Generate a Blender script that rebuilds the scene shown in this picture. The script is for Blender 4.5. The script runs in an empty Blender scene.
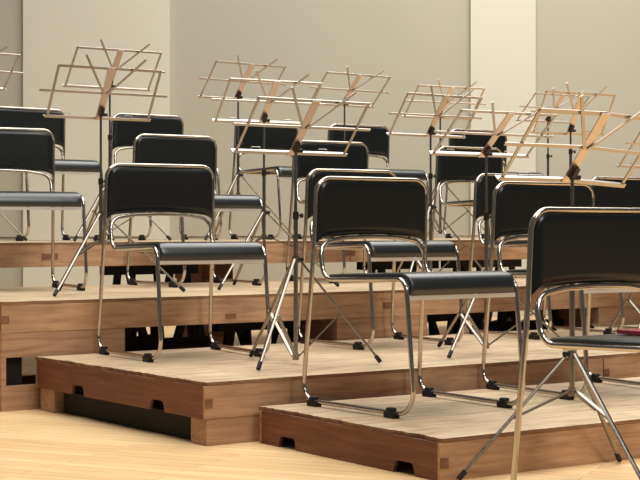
import bpy, bmesh, math, random
from mathutils import Vector, Matrix
random.seed(7)
SC = bpy.context.scene
COL = SC.collection
PI = math.pi
R = math.radians

# ------------------------------------------------------------------ materials
def lin(c):
    def f(v):
        v /= 255.0
        return v / 12.92 if v <= 0.04045 else ((v + 0.055) / 1.055) ** 2.4
    return (f(c[0]), f(c[1]), f(c[2]), 1.0)

def new_mat(name):
    m = bpy.data.materials.new(name); m.use_nodes = True
    nt = m.node_tree
    b = nt.nodes['Principled BSDF']
    return m, nt, b

def simple(name, rgb, rough=.5, metal=0.0, bump=0.0, bscale=200, spec=.5):
    m, nt, b = new_mat(name)
    b.inputs['Base Color'].default_value = lin(rgb)
    b.inputs['Roughness'].default_value = rough
    b.inputs['Metallic'].default_value = metal
    b.inputs['Specular IOR Level'].default_value = spec
    # a faint procedural mottling of roughness keeps surfaces from looking plastic
    tc = nt.nodes.new('ShaderNodeTexCoord'); n = nt.nodes.new('ShaderNodeTexNoise')
    n.inputs['Scale'].default_value = bscale if bump else 14
    n.inputs['Detail'].default_value = 3
    nt.links.new(tc.outputs['Object'], n.inputs['Vector'])
    if bump:
        bp = nt.nodes.new('ShaderNodeBump'); bp.inputs['Strength'].default_value = bump
        bp.inputs['Distance'].default_value = .002
        nt.links.new(n.outputs['Fac'], bp.inputs['Height'])
        nt.links.new(bp.outputs['Normal'], b.inputs['Normal'])
    else:
        mr = nt.nodes.new('ShaderNodeMapRange')
        mr.inputs['To Min'].default_value = max(0.02, rough - .06)
        mr.inputs['To Max'].default_value = rough + .08
        nt.links.new(n.outputs['Fac'], mr.inputs['Value'])
        nt.links.new(mr.outputs['Result'], b.inputs['Roughness'])
    return m

def wood(name, c1, c2, c3, stretch=(1.2, 14, 22), rough=.55, blotch=.25, spec=.4, dirt=None):
    m, nt, b = new_mat(name)
    N, L = nt.nodes, nt.links
    tc = N.new('ShaderNodeTexCoord')
    oi = N.new('ShaderNodeObjectInfo')
    ad = N.new('ShaderNodeVectorMath'); ad.operation = 'ADD'
    mulr = N.new('ShaderNodeMath'); mulr.operation = 'MULTIPLY'; mulr.inputs[1].default_value = 37.0
    L.new(oi.outputs['Random'], mulr.inputs[0])
    L.new(tc.outputs['Object'], ad.inputs[0]); L.new(mulr.outputs[0], ad.inputs[1])
    mp = N.new('ShaderNodeMapping'); mp.inputs['Scale'].default_value = stretch
    L.new(ad.outputs[0], mp.inputs['Vector'])
    n1 = N.new('ShaderNodeTexNoise'); n1.inputs['Scale'].default_value = 3.0; n1.inputs['Detail'].default_value = 7
    n1.inputs['Roughness'].default_value = .6; n1.inputs['Distortion'].default_value = .5
    L.new(mp.outputs['Vector'], n1.inputs['Vector'])
    cr = N.new('ShaderNodeValToRGB')
    cr.color_ramp.elements[0].position = .3; cr.color_ramp.elements[0].color = lin(c1)
    cr.color_ramp.elements[1].position = .72; cr.color_ramp.elements[1].color = lin(c3)
    e = cr.color_ramp.elements.new(.5); e.color = lin(c2)
    L.new(n1.outputs['Fac'], cr.inputs['Fac'])
    # broad uneven tone of old timber
    n2 = N.new('ShaderNodeTexNoise'); n2.inputs['Scale'].default_value = 3.2; n2.inputs['Detail'].default_value = 3
    L.new(ad.outputs[0], n2.inputs['Vector'])
    mr = N.new('ShaderNodeMapRange'); mr.inputs['From Min'].default_value = .3; mr.inputs['From Max'].default_value = .7
    mr.inputs['To Min'].default_value = 1 - blotch; mr.inputs['To Max'].default_value = 1 + blotch * .4
    L.new(n2.outputs['Fac'], mr.inputs['Value'])
    mx = N.new('ShaderNodeVectorMath'); mx.operation = 'SCALE'
    L.new(cr.outputs['Color'], mx.inputs[0]); L.new(mr.outputs['Result'], mx.inputs['Scale'])
    out = mx.outputs[0]
    if dirt:
        n3 = N.new('ShaderNodeTexNoise'); n3.inputs['Scale'].default_value = 9; n3.inputs['Detail'].default_value = 5
        L.new(ad.outputs[0], n3.inputs['Vector'])
        r3 = N.new('ShaderNodeMapRange'); r3.inputs['From Min'].default_value = .55; r3.inputs['From Max'].default_value = .75
        r3.inputs['To Max'].default_value = .55
        L.new(n3.outputs['Fac'], r3.inputs['Value'])
        m3 = N.new('ShaderNodeMix'); m3.data_type = 'RGBA'
        L.new(r3.outputs['Result'], m3.inputs['Factor'])
        L.new(out, m3.inputs['A']); m3.inputs['B'].default_value = lin(dirt)
        out = m3.outputs['Result']
    L.new(out, b.inputs['Base Color'])
    b.inputs['Roughness'].default_value = rough
    b.inputs['Specular IOR Level'].default_value = spec
    bp = N.new('ShaderNodeBump'); bp.inputs['Strength'].default_value = .15; bp.inputs['Distance'].default_value = .002
    L.new(n1.outputs['Fac'], bp.inputs['Height']); L.new(bp.outputs['Normal'], b.inputs['Normal'])
    return m

def floor_mat():
    m, nt, b = new_mat('stage_planks')
    N, L = nt.nodes, nt.links
    tc = N.new('ShaderNodeTexCoord')
    mp = N.new('ShaderNodeMapping'); mp.inputs['Rotation'].default_value = (0, 0, R(24))
    L.new(tc.outputs['Object'], mp.inputs['Vector'])
    br = N.new('ShaderNodeTexBrick')
    br.inputs['Scale'].default_value = 1.0
    br.inputs['Brick Width'].default_value = 1.1; br.inputs['Row Height'].default_value = .06
    br.inputs['Mortar Size'].default_value = .0012; br.inputs['Mortar Smooth'].default_value = .2
    br.inputs['Color1'].default_value = lin((246, 210, 158)); br.inputs['Color2'].default_value = lin((234, 192, 138))
    br.inputs['Mortar'].default_value = lin((178, 130, 84)); br.inputs['Bias'].default_value = -.1
    br.offset = .37
    L.new(mp.outputs['Vector'], br.inputs['Vector'])
    mp2 = N.new('ShaderNodeMapping'); mp2.inputs['Scale'].default_value = (2.2, 40, 1)
    L.new(mp.outputs['Vector'], mp2.inputs['Vector'])
    n = N.new('ShaderNodeTexNoise'); n.inputs['Scale'].default_value = 1.6; n.inputs['Detail'].default_value = 6
    L.new(mp2.outputs['Vector'], n.inputs['Vector'])
    mr = N.new('ShaderNodeMapRange'); mr.inputs['From Min'].default_value = .3; mr.inputs['From Max'].default_value = .7
    mr.inputs['To Min'].default_value = .80; mr.inputs['To Max'].default_value = 1.08
    L.new(n.outputs['Fac'], mr.inputs['Value'])
    sc = N.new('ShaderNodeVectorMath'); sc.operation = 'SCALE'
    L.new(br.outputs['Color'], sc.inputs[0]); L.new(mr.outputs['Result'], sc.inputs['Scale'])
    L.new(sc.outputs[0], b.inputs['Base Color'])
    b.inputs['Roughness'].default_value = .42; b.inputs['Specular IOR Level'].default_value = .35
    return m

def wall_mat(name, rgb, rough=.6):
    m, nt, b = new_mat(name)
    N, L = nt.nodes, nt.links
    tc = N.new('ShaderNodeTexCoord')
    mp = N.new('ShaderNodeMapping'); mp.inputs['Scale'].default_value = (1, 1, .35)
    L.new(tc.outputs['Object'], mp.inputs['Vector'])
    n = N.new('ShaderNodeTexNoise'); n.inputs['Scale'].default_value = 1.3; n.inputs['Detail'].default_value = 3
    L.new(mp.outputs['Vector'], n.inputs['Vector'])
    mr = N.new('ShaderNodeMapRange'); mr.inputs['To Min'].default_value = .94; mr.inputs['To Max'].default_value = 1.06
    L.new(n.outputs['Fac'], mr.inputs['Value'])
    sc = N.new('ShaderNodeVectorMath'); sc.operation = 'SCALE'; sc.inputs[0].default_value = lin(rgb)[:3]
    L.new(mr.outputs['Result'], sc.inputs['Scale']); L.new(sc.outputs[0], b.inputs['Base Color'])
    b.inputs['Roughness'].default_value = rough
    return m

M = dict(
    vinyl=simple('black_vinyl', (12, 17, 18), .29, bump=.05, bscale=420, spec=.52),
    seatv=simple('seat_vinyl', (14, 20, 22), .33, bump=.05, bscale=420, spec=1.0),
    chrome=simple('chrome_tube', (198, 190, 178), .15, 1.0),
    rail=simple('satin_rail', (226, 222, 214), .35, .55),
    rubber=simple('black_rubber', (16, 15, 15), .6),
    nickel=simple('nickel_strip', (184, 178, 170), .3, 1.0),
    legm=simple('dull_nickel_leg', (148, 141, 130), .26, 1.0),
    pole=simple('nickel_pole', (146, 143, 137), .24, 1.0),
    plate=simple('brushed_plate', (216, 200, 190), .38, 1.0),
    clampm=simple('dark_clamp_steel', (62, 56, 48), .35, .8),
    top=wood('worn_plywood', (166, 140, 106), (204, 178, 143), (224, 200, 167), (1.2, 11, 9), .5, .18, .35, dirt=(150, 120, 84)),
    plyedge=wood('ply_edge', (112, 80, 54), (138, 100, 68), (156, 118, 84), (3, 3, 60), .75, .2),
    board=wood('cedar_board', (160, 119, 86), (186, 144, 108), (202, 162, 126), (1.6, 11, 18), .6, .30),
    endboard=wood('shaded_red_end_board', (104, 63, 41), (120, 75, 50), (136, 90, 63), (14, 1.3, 24), .6, .15),  # redder than the fronts; shade of the left end faces is put into the colour
    endgrain=wood('end_grain', (112, 76, 50), (130, 90, 60), (146, 104, 72), (20, 20, 20), .7, .1),
    timber=wood('pale_timber', (154, 114, 84), (178, 137, 104), (194, 155, 122), (1.3, 16, 20), .6, .2),
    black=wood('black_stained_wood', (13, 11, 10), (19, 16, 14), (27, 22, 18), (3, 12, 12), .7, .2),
    floor=floor_mat(),
    wall=wall_mat('grey_beige_plaster', (175, 171, 152)),
    wall2=wall_mat('cream_plaster', (208, 205, 186)),
    pink=simple('pink_cover', (176, 66, 84), .5),
    paper=simple('paper_edge', (228, 214, 205), .7),
)

# ------------------------------------------------------------------ helpers
def smooth_path(pts, radii, closed=False, seg=7):
    """polyline with filleted corners; radii[i] = fillet radius at point i"""
    P = [Vector(p) for p in pts]; n = len(P); out = []
    for i in range(n):
        r = radii[i]
        if (not closed and i in (0, n - 1)) or r <= 0:
            out.append(P[i]); continue
        a, b, c = P[i - 1], P[i], P[(i + 1) % n]
        d1 = (a - b).normalized(); d2 = (c - b).normalized()
        ang = d1.angle(d2)
        if ang > PI - .02:
            out.append(b); continue
        t = min(r / math.tan(ang / 2), (a - b).length * .49, (c - b).length * .49)
        s, e = b + d1 * t, b + d2 * t
        rr = t * math.tan(ang / 2)
        bis = (d1 + d2).normalized(); cen = b + bis * (rr / math.sin(ang / 2))
        va, vb = s - cen, e - cen
        w = va.angle(vb)
        for k in range(seg + 1):
            f = k / seg
            v = (va * math.sin((1 - f) * w) + vb * math.sin(f * w)) / math.sin(w)
            out.append(cen + v)
    return out

def sweep(bm, path, prof, closed=False, up=None):
    """sweep a profile (list of 2D points) along a path"""
    n = len(path); rings = []
    nrm = None
    for i in range(n):
        if closed: t = path[(i + 1) % n] - path[i - 1]
        elif i == 0: t = path[1] - path[0]
        elif i == n - 1: t = path[-1] - path[-2]
        else: t = (path[i + 1] - path[i]).normalized() + (path[i] - path[i - 1]).normalized()
        t.normalize()
        if nrm is None:
            nrm = Vector(up) if up else (Vector((0, 0, 1)) if abs(t.z) < .9 else Vector((1, 0, 0)))
        nrm = (nrm - t * nrm.dot(t)).normalized()
        bi = t.cross(nrm)
        rings.append([bm.verts.new(path[i] + nrm * p[0] + bi * p[1]) for p in prof])
    m = len(prof)
    def bridge(a, b):
        for j in range(m):
            bm.faces.new((a[j], a[(j + 1) % m], b[(j + 1) % m], b[j]))
    for i in range(n - 1): bridge(rings[i], rings[i + 1])
    if closed:
        # best rotational match for the seam
        a, b = rings[-1], rings[0]
        k0 = min(range(m), key=lambda k: sum((a[j].co - b[(j + k) % m].co).length for j in range(m)))
        for j in range(m):
            bm.faces.new((a[j], a[(j + 1) % m], b[(j + 1 + k0) % m], b[(j + k0) % m]))
    else:
        bm.faces.new(list(reversed(rings[0]))); bm.faces.new(rings[-1])

def circ(r, n=10): return [(r * math.cos(2 * PI * k / n), r * math.sin(2 * PI * k / n)) for k in range(n)]
def rect(w, t): return [(w / 2, t / 2), (-w / 2, t / 2), (-w / 2, -t / 2), (w / 2, -t / 2)]

def tube(bm, a, b, r, n=10): sweep(bm, [Vector(a), Vector(b)], circ(r, n))
def bar(bm, a, b, w, t, up): sweep(bm, [Vector(a), Vector(b)], rect(w, t), up=up)

def box(bm, lo, hi, bev=0):
    vs = [bm.verts.new((x, y, z)) for x in (lo[0], hi[0]) for y in (lo[1], hi[1]) for z in (lo[2], hi[2])]
    fs = [(0, 1, 3, 2), (4, 6, 7, 5), (0, 4, 5, 1), (2, 3, 7, 6), (0, 2, 6, 4), (1, 5, 7, 3)]
    ff = [bm.faces.new([vs[i] for i in f]) for f in fs]
    if bev:
        es = list({e for f in ff for e in f.edges})
        bmesh.ops.bevel(bm, geom=es, offset=bev, segments=2, affect='EDGES', profile=.6)

def prism(bm, poly, axis, lo, hi):
    """extrude a 2D polygon; axis 'x': poly=(y,z); 'y': (x,z); 'z': (x,y)"""
    def v(p, h):
        return {'x': (h, p[0], p[1]), 'y': (p[0], h, p[1]), 'z': (p[0], p[1], h)}[axis]
    a = [bm.verts.new(v(p, lo)) for p in poly]; b = [bm.verts.new(v(p, hi)) for p in poly]
    n = len(poly)
    fa = bm.faces.new(a); fb = bm.faces.new(list(reversed(b)))
    for i in range(n): bm.faces.new((a[i], b[i], b[(i + 1) % n], a[(i + 1) % n]))
    return fa, fb

def obj(name, bm, mats, parent=None, smooth=False, ang=40):
    bmesh.ops.recalc_face_normals(bm, faces=bm.faces[:])
    me = bpy.data.meshes.new(name); bm.to_mesh(me); bm.free()
    for m in (mats if isinstance(mats, (list, tuple)) else [mats]): me.materials.append(m)
    if smooth:
        me.polygons.foreach_set('use_smooth', [True] * len(me.polygons))
        try: me.set_sharp_from_angle(angle=R(ang))
        except Exception: pass
    o = bpy.data.objects.new(name, me); COL.objects.link(o)
    if parent: o.parent = parent
    return o

def thing(name, label, cat, loc=(0, 0, 0), rotz=0, group=None):
    o = bpy.data.objects.new(name, None); COL.objects.link(o)
    o.empty_display_size = .1
    o.location = loc; o.rotation_euler = (0, 0, rotz); o['label'] = label; o['category'] = cat
    if group: o['group'] = group
    return o

def tag(o, label, cat, group=None):
    o['label'] = label; o['category'] = cat
    if group: o['group'] = group
    return o

def struct(o):
    o['kind'] = 'structure'; return o

def dup(root, loc, rotz, label):
    r = root.copy(); COL.objects.link(r); r.location = loc; r.rotation_euler = (0, 0, rotz); r['label'] = label
    for ch in list(root.children):
        c = ch.copy(); COL.objects.link(c); c.parent = r
        for g in ch.children:
            d = g.copy(); COL.objects.link(d); d.parent = c
    return r

Z1, Z2, Z3, Z4 = .121, .2085, .4266, .6428
LV = {0: 0.0, 1: Z1, 2: Z2, 3: Z3, 4: Z4}
PA = R(36)

# ------------------------------------------------------------------ setting
bm = bmesh.new(); box(bm, (-9, 2.3, -.08), (9, 13.2, 0))
struct(obj('floor', bm, M['floor']))
WY = 12.45
bm = bmesh.new(); box(bm, (-9, WY, 0), (9, WY + .2, 7))
struct(obj('wall_back', bm, M['wall']))
def wx(px): return (px - 320) / 1533.05 * WY
for i, (a, b) in enumerate(((24, 170), (470, 535))):
    bm = bmesh.new(); box(bm, (wx(a), WY - .05, 0), (wx(b), WY, 7), .004)
    struct(obj('trim_%d' % (i + 1), bm, M['wall2']))

# ------------------------------------------------------------------ riser platforms
def ragged(L0, D0, amp_front, amp_left, step=.012):
    """outline of the worn plywood top, chipped along its front and left edges"""
    pts = []
    def noise():
        v = random.random()
        return (v * .35 if v < .82 else v)
    n = int(L0 / step); prev = 0
    for k in range(1, n):                                # front edge, +x
        prev = prev * .55 + noise() * .45
        pts.append((L0 * k / n, amp_front * prev))
    pts.append((L0 + .001, 0)); pts.append((L0 + .001, D0)); pts.append((0, D0))
    n = int(D0 / step); prev = 0
    for k in range(n - 1, 0, -1):                        # left edge, -y
        prev = prev * .72 + noise() * .28 + (random.random() * .12 if random.random() < .3 else 0)
        pts.append((amp_left * prev - .001, D0 * k / n))
    return pts

def platform(label, loc, L0, D0, ang, notches=(), joints=(0,), amp=(.004, .012), extra=(), grp='wooden riser platforms'):
    H = .121; T = .012; B = .014
    t = thing('riser_platform', label, 'platform', loc, ang, grp)
    bm = bmesh.new()
    poly = ragged(L0, D0, *amp)
    fa, fb = prism(bm, poly, 'z', H - T, H)
    for f in bm.faces:
        f.material_index = 0 if abs(f.normal.z) > .5 or len(f.verts) > 4 else 1
    obj('top_panel', bm, [M['top'], M['plyedge']], t)
    bm = bmesh.new(); box(bm, (.002, .002, 0), (L0, B, H - T), .0015); obj('front_board', bm, M['board'], t)
    bm = bmesh.new(); box(bm, (.002, D0 - B, 0), (L0, D0 - .002, H - T), .0015); obj('back_board', bm, M['board'], t)
    # end boards: the hand holds are cut from the lower edge
    pl = [(B + .0003, 0)]
    for c in sorted(notches):
        w, h = .052, .037
        pl += [(c - w, 0), (c - w + .006, h * .55), (c - w + .011, h * .88), (c - w + .020, h), (c + w - .020, h), (c + w - .011, h * .88), (c + w - .006, h * .55), (c + w, 0)]
    pl += [(D0 - B - .0003, 0), (D0 - B - .0003, H - T), (B + .0003, H - T)]
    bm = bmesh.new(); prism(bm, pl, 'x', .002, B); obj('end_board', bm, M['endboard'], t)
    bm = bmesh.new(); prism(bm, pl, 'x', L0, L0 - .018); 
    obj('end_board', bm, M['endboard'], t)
    # inner bearer
    bm = bmesh.new(); box(bm, (L0 / 2 - .02, B + .001, .03), (L0 / 2 + .02, D0 - B - .001, H - T)); obj('bearer', bm, M['timber'], t)
    for (jx, jz) in extra:
        bm = bmesh.new(); box(bm, (jx, .0004, jz), (jx + .055, .004, jz + .024)); obj('corner_joint', bm, M['endgrain'], t)
    for j in joints:                                      # tongue of the corner joint showing its end grain
        x0 = .0022 if j == 0 else L0 - .05
        bm = bmesh.new(); box(bm, (x0, .0004, .036), (x0 + .03 + .017 * (j != 0), .004, .066)); obj('corner_joint', bm, M['endgrain'], t)
    return t

def along(base, t, d=0): return (base[0] + math.cos(PA) * t - math.sin(PA) * d, base[1] + math.sin(PA) * t + math.cos(PA) * d)

P1o = (.337, 4.308)
platform('lowest wooden platform at the front right, lying flat on the pale stage floor', (*P1o, 0), 1.82, .955, R(34.5),
         notches=(.168, .785), amp=(.006, .030))
P2o = (-.377, 5.007)
platform('wooden platform with its bare left corner jutting out, raised on a low timber', (*P2o, Z2 - .121), 1.86, 1.266, PA,
         notches=(.314, .905), amp=(.006, .030))
platform('reddish wooden platform at right edge, end to end with the one with the jutting corner', (*along(P2o, 1.864), Z2 - .121), 1.82, 1.266, PA, joints=(0,))
P3o = (-1.2375, 5.955)
platform('third step platform at left, resting on a plank crate above the jutting corner', (*P3o, Z3 - .121), 1.94, 1.36, PA, joints=(0, 1), amp=(.005, .006), extra=((1.03, .018),))
platform('third step platform at right, behind the front centre chair and the stands beside it', (*along(P3o, 1.944), Z3 - .121), 1.94, 1.36, PA, joints=(1,), amp=(.005, .006))
P4o = (-1.326, 7.585)
platform('top rear platform at the left picture edge, ending in a joint below a chair seat', (*along(P4o, -1.853), Z4 - .121), 1.85, 1.40, PA, joints=(1,), amp=(.004, .004))
platform('top rear platform left of centre, over a black trestle and pale gap', (*P4o, Z4 - .121), 1.85, 1.40, PA, joints=(0, 1), amp=(.004, .004))
platform('top rear platform right of centre, behind the chair with a stand ledge across its back', (*along(P4o, 1.854), Z4 - .121), 1.85, 1.40, PA, joints=(0,), amp=(.004, .004))
platform('top rear platform farthest right, hidden low behind the nearest chairs', (*along(P4o, 3.708), Z4 - .121), 1.85, 1.40, PA, joints=(0,), amp=(.004, .004))

# low timbers under the second step
def timber(label, loc, L0, W0, H0, ang):
    bm = bmesh.new(); box(bm, (0, 0, 0), (L0, W0, H0), .004)
    o = obj('timber_block', bm, M['timber']); o.location = loc; o.rotation_euler = (0, 0, ang)
    return tag(o, label, 'timber', 'low timbers under the second step')
HT = Z2 - .121
timber('low timber under the front edge of the platform with the jutting corner', (*along(P2o, .010, .004), 0), 1.6, .10, HT, PA)
timber('low timber in the dark under the back edge of platform with jutting corner', (*along(P2o, .010, 1.12), 0), 1.6, .12, HT, PA)
timber('low timber under the front edge of the reddish platform at right', (*along(P2o, 1.90, .004), 0), 1.6, .10, HT, PA)
timber('low timber under the back edge of the reddish platform at right', (*along(P2o, 1.90, 1.12), 0), 1.6, .12, HT, PA)

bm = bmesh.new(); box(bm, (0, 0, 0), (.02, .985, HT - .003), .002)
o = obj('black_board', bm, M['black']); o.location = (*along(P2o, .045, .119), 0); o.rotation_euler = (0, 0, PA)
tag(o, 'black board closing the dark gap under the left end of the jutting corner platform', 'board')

# plank crates carrying the third step
def crate(label, loc, L0, D0, H0, ang):
    t = thing('plank_crate', label, 'crate', loc, ang, 'plank crates under the risers')
    bh = .098; th = .02
    for z in (0, H0 - bh):
        bm = bmesh.new(); box(bm, (0, 0, z), (L0, th, z + bh), .002); obj('front_plank', bm, M['timber'], t)
        bm = bmesh.new(); box(bm, (0, D0 - th, z), (L0, D0, z + bh), .002); obj('back_plank', bm, M['timber'], t)
    for x in (0, L0 - th):
        bm = bmesh.new(); box(bm, (x, th + .0005, 0), (x + th, D0 - th - .0005, H0), .002); obj('side_panel', bm, M['timber'], t)
    for x in (-.0005, L0 - .0195):
        bm = bmesh.new(); box(bm, (x, .0005, bh + .0005), (x + .02, .02, H0 - bh - .0005)); obj('corner_post', bm, M['timber'], t)
    return t
H3 = Z3 - .121
def t_at(base, px, d=.0):
    """distance along a platform front (direction PA) whose point appears at column px"""
    k = (px - 320) / 1533.05
    bx, by = along(base, 0, d)
    return (k * by - bx) / (math.cos(PA) - k * math.sin(PA))
for (a, b, lab) in ((1.5, 125, 'plank crate at far left under the left third step platform, floor plank showing'),
                    (337, 427, 'plank crate under the joint of the two third step platforms, behind front centre chair'),
                    (599, 690, 'plank crate at right edge under the right third step platform, above the pink booklet')):
    ta, tb = t_at(P3o, a, .004), t_at(P3o, b, .004)
    crate(lab, (*along(P3o, ta, .004), 0), tb - ta, .36, H3, PA)

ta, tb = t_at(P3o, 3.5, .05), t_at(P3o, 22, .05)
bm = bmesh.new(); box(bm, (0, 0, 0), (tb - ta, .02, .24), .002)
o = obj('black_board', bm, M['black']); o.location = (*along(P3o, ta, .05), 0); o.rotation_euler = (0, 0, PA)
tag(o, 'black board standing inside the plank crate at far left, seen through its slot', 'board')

# black folding trestles
def trestle(label, loc, Lg, H0, ang, open_=38, kind='high'):
    t = thing('folding_trestle', label, 'trestle', loc, ang, 'black folding trestles under the risers')
    for s in (0, 1):
        Rm = Matrix.Rotation(R(open_) * s, 4, 'Z')
        off = Matrix.Translation((0, .012 if s else -.012, 0))
        th = .022
        def rail(name, z0, z1):
            bm = bmesh.new(); box(bm, (0, -th / 2, z0), (Lg, th / 2, z1), .002)
            bmesh.ops.transform(bm, matrix=Rm @ off, verts=bm.verts[:]); obj(name, bm, M['black'], t)
        if kind == 'low':
            rail('middle_rail', H0 - .128, H0 - .066)
        else:
            rail('top_rail', H0 - .05, H0)
        rail('foot_rail', 0, .06)
        sl = ((.03, Lg * .14), (Lg * .44, Lg * .26), (Lg * .52, Lg * .70), (Lg - .03, Lg * .88)) if s == 0 else ((Lg * .30, Lg * .48), (Lg - .03, Lg * .86))
        for (xa, xb) in sl:
            bm = bmesh.new()
            w = .018
            prism(bm, [(xa - w, .055), (xa + w, .055), (xb + w, H0 - (.0 if kind == 'low' else .045)), (xb - w, H0 - (.0 if kind == 'low' else .045))], 'y', -th / 2 + .001, th / 2 - .001)
            bmesh.ops.transform(bm, matrix=Rm @ off, verts=bm.verts[:]); obj('slat', bm, M['black'], t)
    return t
H4 = Z4 - .121
def put_trestle(base, t0, d, Lg, H0, ang, lab, open_=30, kind='high'):
    trestle(lab, (*along(base, t0, d), 0), Lg, H0, ang, open_, kind)
TA = t_at(P3o, 125, .004); TB = t_at(P3o, 337, .004); TC = t_at(P3o, 427, .004); TD = t_at(P3o, 599, .004)
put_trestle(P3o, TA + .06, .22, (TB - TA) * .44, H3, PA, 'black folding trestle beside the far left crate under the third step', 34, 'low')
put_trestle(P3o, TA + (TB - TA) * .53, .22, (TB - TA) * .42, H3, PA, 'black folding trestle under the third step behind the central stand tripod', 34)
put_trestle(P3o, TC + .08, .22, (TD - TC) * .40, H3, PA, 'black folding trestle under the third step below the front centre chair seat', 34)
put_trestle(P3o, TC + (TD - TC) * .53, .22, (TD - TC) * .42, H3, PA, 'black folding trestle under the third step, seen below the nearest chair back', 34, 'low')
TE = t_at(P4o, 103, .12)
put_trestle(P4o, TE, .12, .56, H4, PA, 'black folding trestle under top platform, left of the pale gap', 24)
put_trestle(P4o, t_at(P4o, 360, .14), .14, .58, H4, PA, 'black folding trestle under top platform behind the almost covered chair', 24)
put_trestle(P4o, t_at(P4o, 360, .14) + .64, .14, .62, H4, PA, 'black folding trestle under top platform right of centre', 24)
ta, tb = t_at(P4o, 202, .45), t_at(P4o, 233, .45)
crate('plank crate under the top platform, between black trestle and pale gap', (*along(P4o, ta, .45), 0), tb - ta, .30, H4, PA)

# ------------------------------------------------------------------ chair
def make_chair(label):
    t = thing('stacking_chair', label, 'chair', group='black stacking chairs on the risers')
    rt = .0078
    W1, W2 = .249, .246
    zs = .0165
    half = [(.0, 0, .7605), (.2375, 0, .7605), (.240, -.012, .52), (.252, -.060, zs), (.231, .508, zs),
            (.2285, .462, .4345), (.2235, .022, .4215), (.2235, -.003, .543), (.115, -.010, .560), (0, -.012, .5635)]
    rad = [0, .055, .3,   .055, .068, .045, .055, .055, .25, 0]
    pts = half[:] + [(-p[0], p[1], p[2]) for p in reversed(half[1:-1])]
    rr = rad[:] + list(reversed(rad[1:-1]))
    # start & end on the straight top run: closed loop
    path = smooth_path(pts, rr, closed=True, seg=8)
    bm = bmesh.new(); sweep(bm, path, circ(rt, 10), closed=True); obj('frame', bm, M['chrome'], t, True, 60)
    # backrest pad: a rounded slab inside the tube, lower edge arched like the tube below it
    bm = bmesh.new()
    nx, nz = 28, 14
    def back_pt(i, k, side):
        a = i / nx * 2 - 1; c = k / nz
        xw = .2362
        x = a * xw
        zb = .5715 - .017 * abs(a) ** 2.2 - (.012 * max(0, (abs(a) - .9) / .1))
        zt = .7600
        rc = .053                                     # rounded top corners
        ex = max(0, abs(x) - (xw - rc))
        zt -= rc - math.sqrt(max(0, rc * rc - ex * ex))
        z = zb + (zt - zb) * c
        e = min(1, min((1 - abs(a)) * xw, (z - zb) + .0, (zt - z)) / .006 + .0)
        e = math.sqrt(max(0, 1 - (1 - max(0, e)) ** 2))
        y0 = -.004 - .008 * (1 - c) * .6
        y0 -= .010 * (1 - a * a) * .8                 # slight hollow for the back
        return (x, y0 + (.004 + .0125 * e if side else -.012 * e), z)
    F = [[bm.verts.new(back_pt(i, k, 1)) for k in range(nz + 1)] for i in range(nx + 1)]
    Bk = [[bm.verts.new(back_pt(i, k, 0)) for k in range(nz + 1)] for i in range(nx + 1)]
    for i in range(nx):
        for k in range(nz):
            bm.faces.new((F[i][k], F[i + 1][k], F[i + 1][k + 1], F[i][k + 1]))
            bm.faces.new((Bk[i][k], Bk[i][k + 1], Bk[i + 1][k + 1], Bk[i + 1][k]))
    for i in range(nx):
        bm.faces.new((F[i][0], Bk[i][0], Bk[i + 1][0], F[i + 1][0])); bm.faces.new((F[i][nz], F[i + 1][nz], Bk[i + 1][nz], Bk[i][nz]))
    for k in range(nz):
        bm.faces.new((F[0][k], F[0][k + 1], Bk[0][k + 1], Bk[0][k])); bm.faces.new((F[nx][k], Bk[nx][k], Bk[nx][k + 1], F[nx][k + 1]))
    bmesh.ops.remove_doubles(bm, verts=bm.verts[:], dist=1e-5)
    obj('backrest', bm, M['vinyl'], t, True, 50)
    # seat pad: flat top that rolls over the front bend
    prof = [(.035, .434), (.045, .4405), (.10, .4435), (.25, .4465), (.38, .4520), (.425, .4535), (.447, .4500), (.463, .4410), (.4735, .425),
            (.4775, .405), (.4770, .388), (.4715, .3835), (.4655, .387), (.4630, .405), (.4550, .424), (.437, .431), (.40, .4330), (.25, .4270), (.045, .4235), (.035, .428)]
    bm = bmesh.new()
    ws = .2175
    xs = [-ws, -ws + .004, -ws + .012, -ws + .03] + [-.12, 0, .12] + [ws - .03, ws - .012, ws - .004, ws]
    rings = []
    for x in xs:
        e = min(1, (ws - abs(x)) / .018); e = math.sqrt(1 - (1 - e) ** 2)
        cen = lambda p: p
        ring = []
        for (y, z) in prof:
            # shrink toward the centre line of the pad at its sides
            cy, cz = (y, .4335 + .008 * min(1, y / .4)) if y < .43 else (min(y, .468), min(z, .4415) if y < .45 else z)
            k = .35 + .65 * e
            ring.append(bm.verts.new((x, cy + (y - cy) * k, cz + (z - cz) * k)))
        rings.append(ring)
    m = len(prof)
    for a, b in zip(rings, rings[1:]):
        for j in range(m): bm.faces.new((a[j], a[(j + 1) % m], b[(j + 1) % m], b[j]))
    bm.faces.new(rings[0]); bm.faces.new(list(reversed(rings[-1])))
    obj('seat', bm, M['seatv'], t, True, 55)
    # front rail under the rolled edge
    bm = bmesh.new(); bar(bm, (-.2235, .4665, .3755), (.2235, .4665, .3755), .013, .010, (0, 0, 1))
    obj('front_rail', bm, M['rail'], t)
    bm = bmesh.new(); tube(bm, (-.2225, .10, .4170), (.2225, .10, .4170), .006); obj('cross_tube', bm, M['chrome'], t, True)
    for sx in (-1, 1):
        for (x, y) in ((W1, .002), (.2385, .402)):
            bm = bmesh.new()
            box(bm, (sx * x - .013, y - .026, 0), (sx * x + .013, y + .027, .021), .004)
            box(bm, (sx * x - .012, y - .015, .0205), (sx * x + .012, y + .013, .033), .005)
            obj('rubber_foot', bm, M['rubber'], t)
    return t

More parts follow.
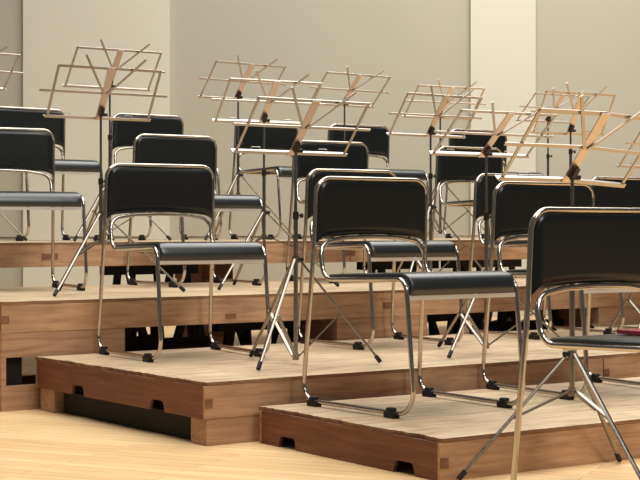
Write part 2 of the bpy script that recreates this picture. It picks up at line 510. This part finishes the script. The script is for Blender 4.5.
CH = [
 (1, 0.181, 5.252, -0.625, 'large black chair at front centre on the lowest platform, whole seat and chrome legs showing'),
 (0, 0.728, 3.993, -0.610, 'nearest black chair, standing on the bare floor at right, pink booklet on its seat'),
 (1, 0.847, 5.771, -0.548, 'black chair on lowest platform directly behind the nearest chair with the booklet'),
 (2, -0.649, 6.258, -0.534, 'black chair at left on the jutting corner platform, all four feet in view'),
 (2, 0.147, 6.841, -0.562, 'black chair almost covered by the front centre chair, its back rim peeping above'),
 (2, 0.937, 7.427, -0.610, 'black chair showing only a narrow strip of back beside a thin pole, right of centre'),
 (2, 1.566, 7.889, -0.593, 'black chair cut off at right edge, back showing above the nearest chair'),
 (3, -1.499, 7.303, -0.484, 'black chair at left edge on the third step, left half out of the picture'),
 (3, -0.741, 7.892, -0.599, 'black chair on third step just behind the left chair whose four feet show'),
 (3, 0.063, 8.458, -0.546, 'black chair in the middle of the third step, stand desk crossing its back rim'),
 (3, 0.889, 9.067, -0.541, 'black chair on third step at right, pale stand ledge across its back rim'),
 (4, -1.689, 8.843, -0.636, 'black chair on top platform at the left edge, cut off by the picture'),
 (4, -1.050, 9.364, -0.571, 'black chair on top platform behind the overlapping desks of two stands at left'),
 (4, -0.342, 9.894, -0.618, 'black chair on top platform framed by the lattice of a stand desk'),
 (4, 0.264, 10.297, -0.538, 'black chair on top platform at centre, its back clear against the grey wall'),
 (4, 1.117, 10.812, -0.488, 'black chair on top platform farthest right, peeping over the chair before it'),
]
proto = None
for (lv, x, y, a, lab) in CH:
    # local +y is the way the chair faces, local +x runs to the right in the picture
    rz = -a + 0.0
    if proto is None:
        proto = make_chair(lab)
        # mirror the forward axis once in mesh space: forward is towards the hall
        for ch in proto.children:
            for v in ch.data.vertices: v.co.y = -v.co.y
            ch.data.flip_normals()
        proto.location = (x, y, LV[lv]); proto.rotation_euler = (0, 0, rz)
    else:
        dup(proto, (x, y, LV[lv]), rz, lab)

# ------------------------------------------------------------------ music stands
def stand(label, lv, X, Y, a, hc, tilt, hub=.03, collar=.365, feet=None, knob_h=.56, kdir=-.3, bend=0.0):
    z0 = LV[lv]
    t = thing('music_stand', label, 'music stand', (X, Y, z0), 0, 'folding metal music stands')
    if feet is None: feet = [(.322, 4), (.322, 124), (.322, -116)]
    u = Vector((math.cos(a), -math.sin(a), 0)); v = Vector((-math.sin(a), -math.cos(a), 0))
    D = v * math.cos(tilt) + Vector((0, 0, math.sin(tilt)))
    nrm = u.cross(D).normalized()
    if nrm.dot(v) < 0: nrm = -nrm                                     # side seen by the conductor
    bm = bmesh.new(); tube(bm, (0, 0, hub - .012), (0, 0, knob_h), .0082, 12); obj('lower_pole', bm, M['pole'], t, True)
    bm = bmesh.new(); tube(bm, (0, 0, knob_h - .03), (0, 0, hc - .012), .0055, 10); obj('upper_rod', bm, M['pole'], t, True)
    # height clamp and its wing knob
    bm = bmesh.new(); tube(bm, (0, 0, knob_h - .022), (0, 0, knob_h + .006), .0112, 12); col = obj('height_clamp', bm, M['clampm'], t, True)
    kd = Vector((math.cos(kdir), math.sin(kdir), 0))
    bm = bmesh.new(); tube(bm, kd * .009 + Vector((0, 0, knob_h - .008)), kd * .018 + Vector((0, 0, knob_h - .008)), .003, 8)
    tube(bm, kd * .0175 + Vector((0, 0, knob_h - .008)), kd * .028 + Vector((0, 0, knob_h - .008)), .0085, 10); obj('knob', bm, M['rubber'], col, True)
    # tripod
    bm = bmesh.new(); tube(bm, (0, 0, collar - .014), (0, 0, collar + .012), .0135, 12); cl = obj('leg_collar', bm, M['pole'], t, True)
    bm = bmesh.new(); tube(bm, kd * .012 + Vector((0, 0, collar)), kd * .03 + Vector((0, 0, collar)), .0075, 10); obj('knob', bm, M['rubber'], cl, True)
    bm = bmesh.new(); tube(bm, (0, 0, hub - .014), (0, 0, hub + .010), .0125, 12); obj('lower_hub', bm, M['pole'], t, True)
    for (r, d) in feet:
        e = Vector((math.cos(R(d)), math.sin(R(d)), 0)); side = Vector((-e.y, e.x, 0))
        p0 = e * .014 + Vector((0, 0, collar)); p1 = e * r + Vector((0, 0, .008))
        bm = bmesh.new(); sweep(bm, [p0, p1], [(.0042 * math.cos(2 * PI * k / 10), .0075 * math.sin(2 * PI * k / 10)) for k in range(10)], up=e); leg = obj('leg', bm, M['legm'], t, True)
        dr = (p1 - p0).normalized()
        bm = bmesh.new(); tube(bm, p1 - dr * .030, p1, .0082, 10); obj('rubber_tip', bm, M['rubber'], leg, True)
        mid = p0.lerp(p1, .52)
        bm = bmesh.new(); bar(bm, e * .012 + side * .006 + Vector((0, 0, hub)), mid + side * .0075,   .005, .0125, e if hub > .1 else Vector((0, 0, 1)))
        obj('strut', bm, M['legm'], t)
    # the desk
    C = Vector((0, 0, hc))
    ur = u * math.cos(bend) - D * math.sin(bend)                      # the right wing of a worn desk hangs a little
    def P(s, q, d=0): return C + (ur if s > 0 else u) * s + D * q + nrm * d
    def flat(name, segs, w, th, mat, d=0, par=t):
        bm = bmesh.new()
        for (s0, q0, s1, q1) in segs:
            if bend and s0 < -.1 and s1 > .1:
                bar(bm, P(s0, q0, d), P(0, q0, d), th, w, nrm); bar(bm, P(0, q1, d), P(s1, q1, d), th, w, nrm)
            else:
                bar(bm, P(s0, q0, d), P(s1, q1, d), th, w, nrm)
        return obj(name, bm, mat, par)
    w, wm, qb, qm, qt = .241, .304, -.042, .081, .201
    pl = flat('desk_plate', [(0, qb - .006, 0, qt + .004)], .034, .0025, M['plate'], .004)
    flat('top_bar', [(-w - .004, qt, w + .004, qt)], .012, .003, M['nickel'], 0)
    flat('middle_bar', [(-wm, qm, wm, qm)], .011, .003, M['nickel'], 0)
    flat('side_bar', [(-w, qb - .003, -w, qt + .003)], .011, .003, M['nickel'], -.0035)
    flat('side_bar', [(w, qb - .003, w, qt + .003)], .011, .003, M['nickel'], -.0035)
    # bottom ledge: upright strip plus the shelf on which the music stands
    bm = bmesh.new()
    for (sa, sb) in (((-w - .012, 0), (0, w + .012)) if bend else ((-w - .012, w + .012),)):
        bar(bm, P(sa, qb, 0), P(sb, qb, 0), .003, .013, nrm)
        bar(bm, P(sa, qb - .006, -.012), P(sb, qb - .006, -.012), .022, .0025, nrm)
    obj('bottom_ledge', bm, M['nickel'], t)
    flat('support_arm', [(-.006, .078, -.134, .262)], .010, .0028, M['nickel'], .0078)
    flat('support_arm', [(.006, .078, .150, .256)], .010, .0028, M['nickel'], .0078)
    # page clips on the ledge
    for s in (-.15, .15):
        sm = smooth_path([P(s - .02, qb, -.021), P(s - .02, qb + .008, -.021), P(s + .02, qb + .008, -.021), P(s + .02, qb, -.021)], [0, .004, .004, 0], seg=4)
        bm = bmesh.new(); sweep(bm, sm, circ(.0013, 6)); obj('page_clip', bm, M['nickel'], t, True)
    # tilting clamp under the plate
    bm = bmesh.new()
    sweep(bm, [P(0, -.022, .014), P(0, .016, .012)], rect(.018, .017), up=nrm)
    tube(bm, Vector((0, 0, hc - .03)), Vector((0, 0, hc + .004)), .0085, 10)
    c2 = obj('tilt_clamp', bm, M['clampm'], t)
    bm = bmesh.new(); tube(bm, P(.012, -.016, .016), P(.028, -.016, .016), .0075, 10); obj('knob', bm, M['rubber'], c2, True)
    return t

stand('tall stand at left on third step, desk before the left cream wall panel', 3, -.960, 6.715, -.577, .806, 1.02, .235, .349, [(.37, 14), (.345, 131), (.37, -113)], .50)
stand('stand on top platform, desk showing just above and behind the tall left stand', 4, -1.114, 8.126, -.581, .847, .877, .06, .33)
stand('stand on top platform with thin desk against the grey wall, left of centre', 4, -.467, 8.745, -.687, .841, .866, .262, .375, [(.33, 0), (.33, 120), (.33, -120)])
stand('stand on the third step, its desk partly behind the central nearest desk', 3, -.268, 7.34, -.518, .826, .861, .248, .362, [(.36, 6), (.33, 119), (.37, -122)])
stand('stand in the centre beside the front centre chair, tripod on the jutting corner platform', 2, -.090, 5.69, -.605, .816, .857, .03, .390, [(.315, 1), (.33, 123), (.315, -114)])
stand('stand on top platform with a long tilted arm against the grey wall at centre', 4, .148, 9.244, -.659, .843, .773, .25, .365)
stand('stand on third step right of centre, lower of two overlapping desks', 3, .563, 7.803, -.617, .792, .919, .035, .395)
stand('stand on top platform right of centre, upper of two overlapping desks', 4, .747, 9.517, -.495, .788, .820, .05, .36)
stand('stand right of centre whose pale ledge crosses a chair back, on second step platform', 2, .672, 6.195, -.576, .828, .723, .033, .325, [(.36, 6), (.33, 121), (.33, -122)])
stand('nearest stand, its tripod on the bare floor in front of the lowest platform', 0, .727, 4.42, -.600, .884, .857, .244, .352, [(.355, 197.8), (.302, 52.5), (.33, -62)], .60, PI + .5, .065)
stand('stand on the top platform at far right, seen only as thin pole and desk rim', 4, 1.525, 10.254, -.600, .814, .748, .05, .36)
stand('stand with dark knob and steep desk, seen through the nearest stand desk at right', 3, 1.394, 8.527, -.522, .851, 1.075, .05, .36, None, .72)
stand('stand cut off at the right edge, only one desk corner and a leg showing', 2, 1.53, 7.007, -.79, .816, .929, .05, .36, [(.322, 5), (.34, 118), (.322, -116)])
stand('stand cut off at the left edge, only the right end of its desk showing', 4, -1.842, 7.93, -.653, .831, .752, .06, .33)

# ------------------------------------------------------------------ booklet on the nearest seat
t = thing('booklet', 'pink booklet lying on the seat of the nearest chair at right edge', 'booklet', (.877, 3.882, .4468), .61)
bm = bmesh.new(); box(bm, (-.098, -.055, .0), (.092, .075, .0015)); box(bm, (-.098, -.055, .0080), (.092, .075, .0097)); box(bm, (-.100, -.055, 0), (-.0978, .075, .0097)); obj('cover', bm, M['pink'], t)
bm = bmesh.new(); box(bm, (-.0975, -.052, .0016), (.089, .072, .0079)); obj('pages', bm, M['paper'], t)

# ------------------------------------------------------------------ light
def area(name, loc, tgt, size, power, col=(1, .975, .935), sy=None):
    l = bpy.data.lights.new(name, 'AREA'); l.energy = power; l.color = col
    l.shape = 'RECTANGLE'; l.size = size; l.size_y = sy or size
    o = bpy.data.objects.new(name, l); COL.objects.link(o); o.location = loc
    o.rotation_euler = (Vector(tgt) - Vector(loc)).to_track_quat('-Z', 'Y').to_euler()
    return o
area('stage_batten_light', (.6, 6.7, 5.8), (.4, 6.9, 0), 8, 500, sy=4.4)
area('stage_batten_light', (2.6, 10.4, 5.8), (2.4, 11.0, 0), 6, 175, sy=1.6)
area('stage_batten_light', (1.2, 2.4, 6.4), (.5, 5.0, 0), 6, 110, sy=1.4)
area('front_of_house_light', (5.2, -1.5, 6.5), (.2, 7, .6), 2.5, 330)

w = bpy.data.worlds.new('hall'); SC.world = w; w.use_nodes = True
bg = w.node_tree.nodes['Background']; bg.inputs['Color'].default_value = (1.0, .97, .93, 1); bg.inputs['Strength'].default_value = .10

# ------------------------------------------------------------------ camera
cam = bpy.data.cameras.new('camera'); co = bpy.data.objects.new('camera', cam); COL.objects.link(co)
co.location = (0, 0, .7138); co.rotation_euler = (PI / 2, 0, 0)
cam.sensor_width = 36; cam.lens = 1533.05 / 640 * 36; cam.shift_y = -11.85 / 640; cam.clip_end = 60
SC.camera = co
SC.view_settings.view_transform = 'Standard'; SC.view_settings.look = 'None'
SC.view_settings.gamma = 1; SC.view_settings.use_curve_mapping = False
SC.view_settings.exposure = 0.0
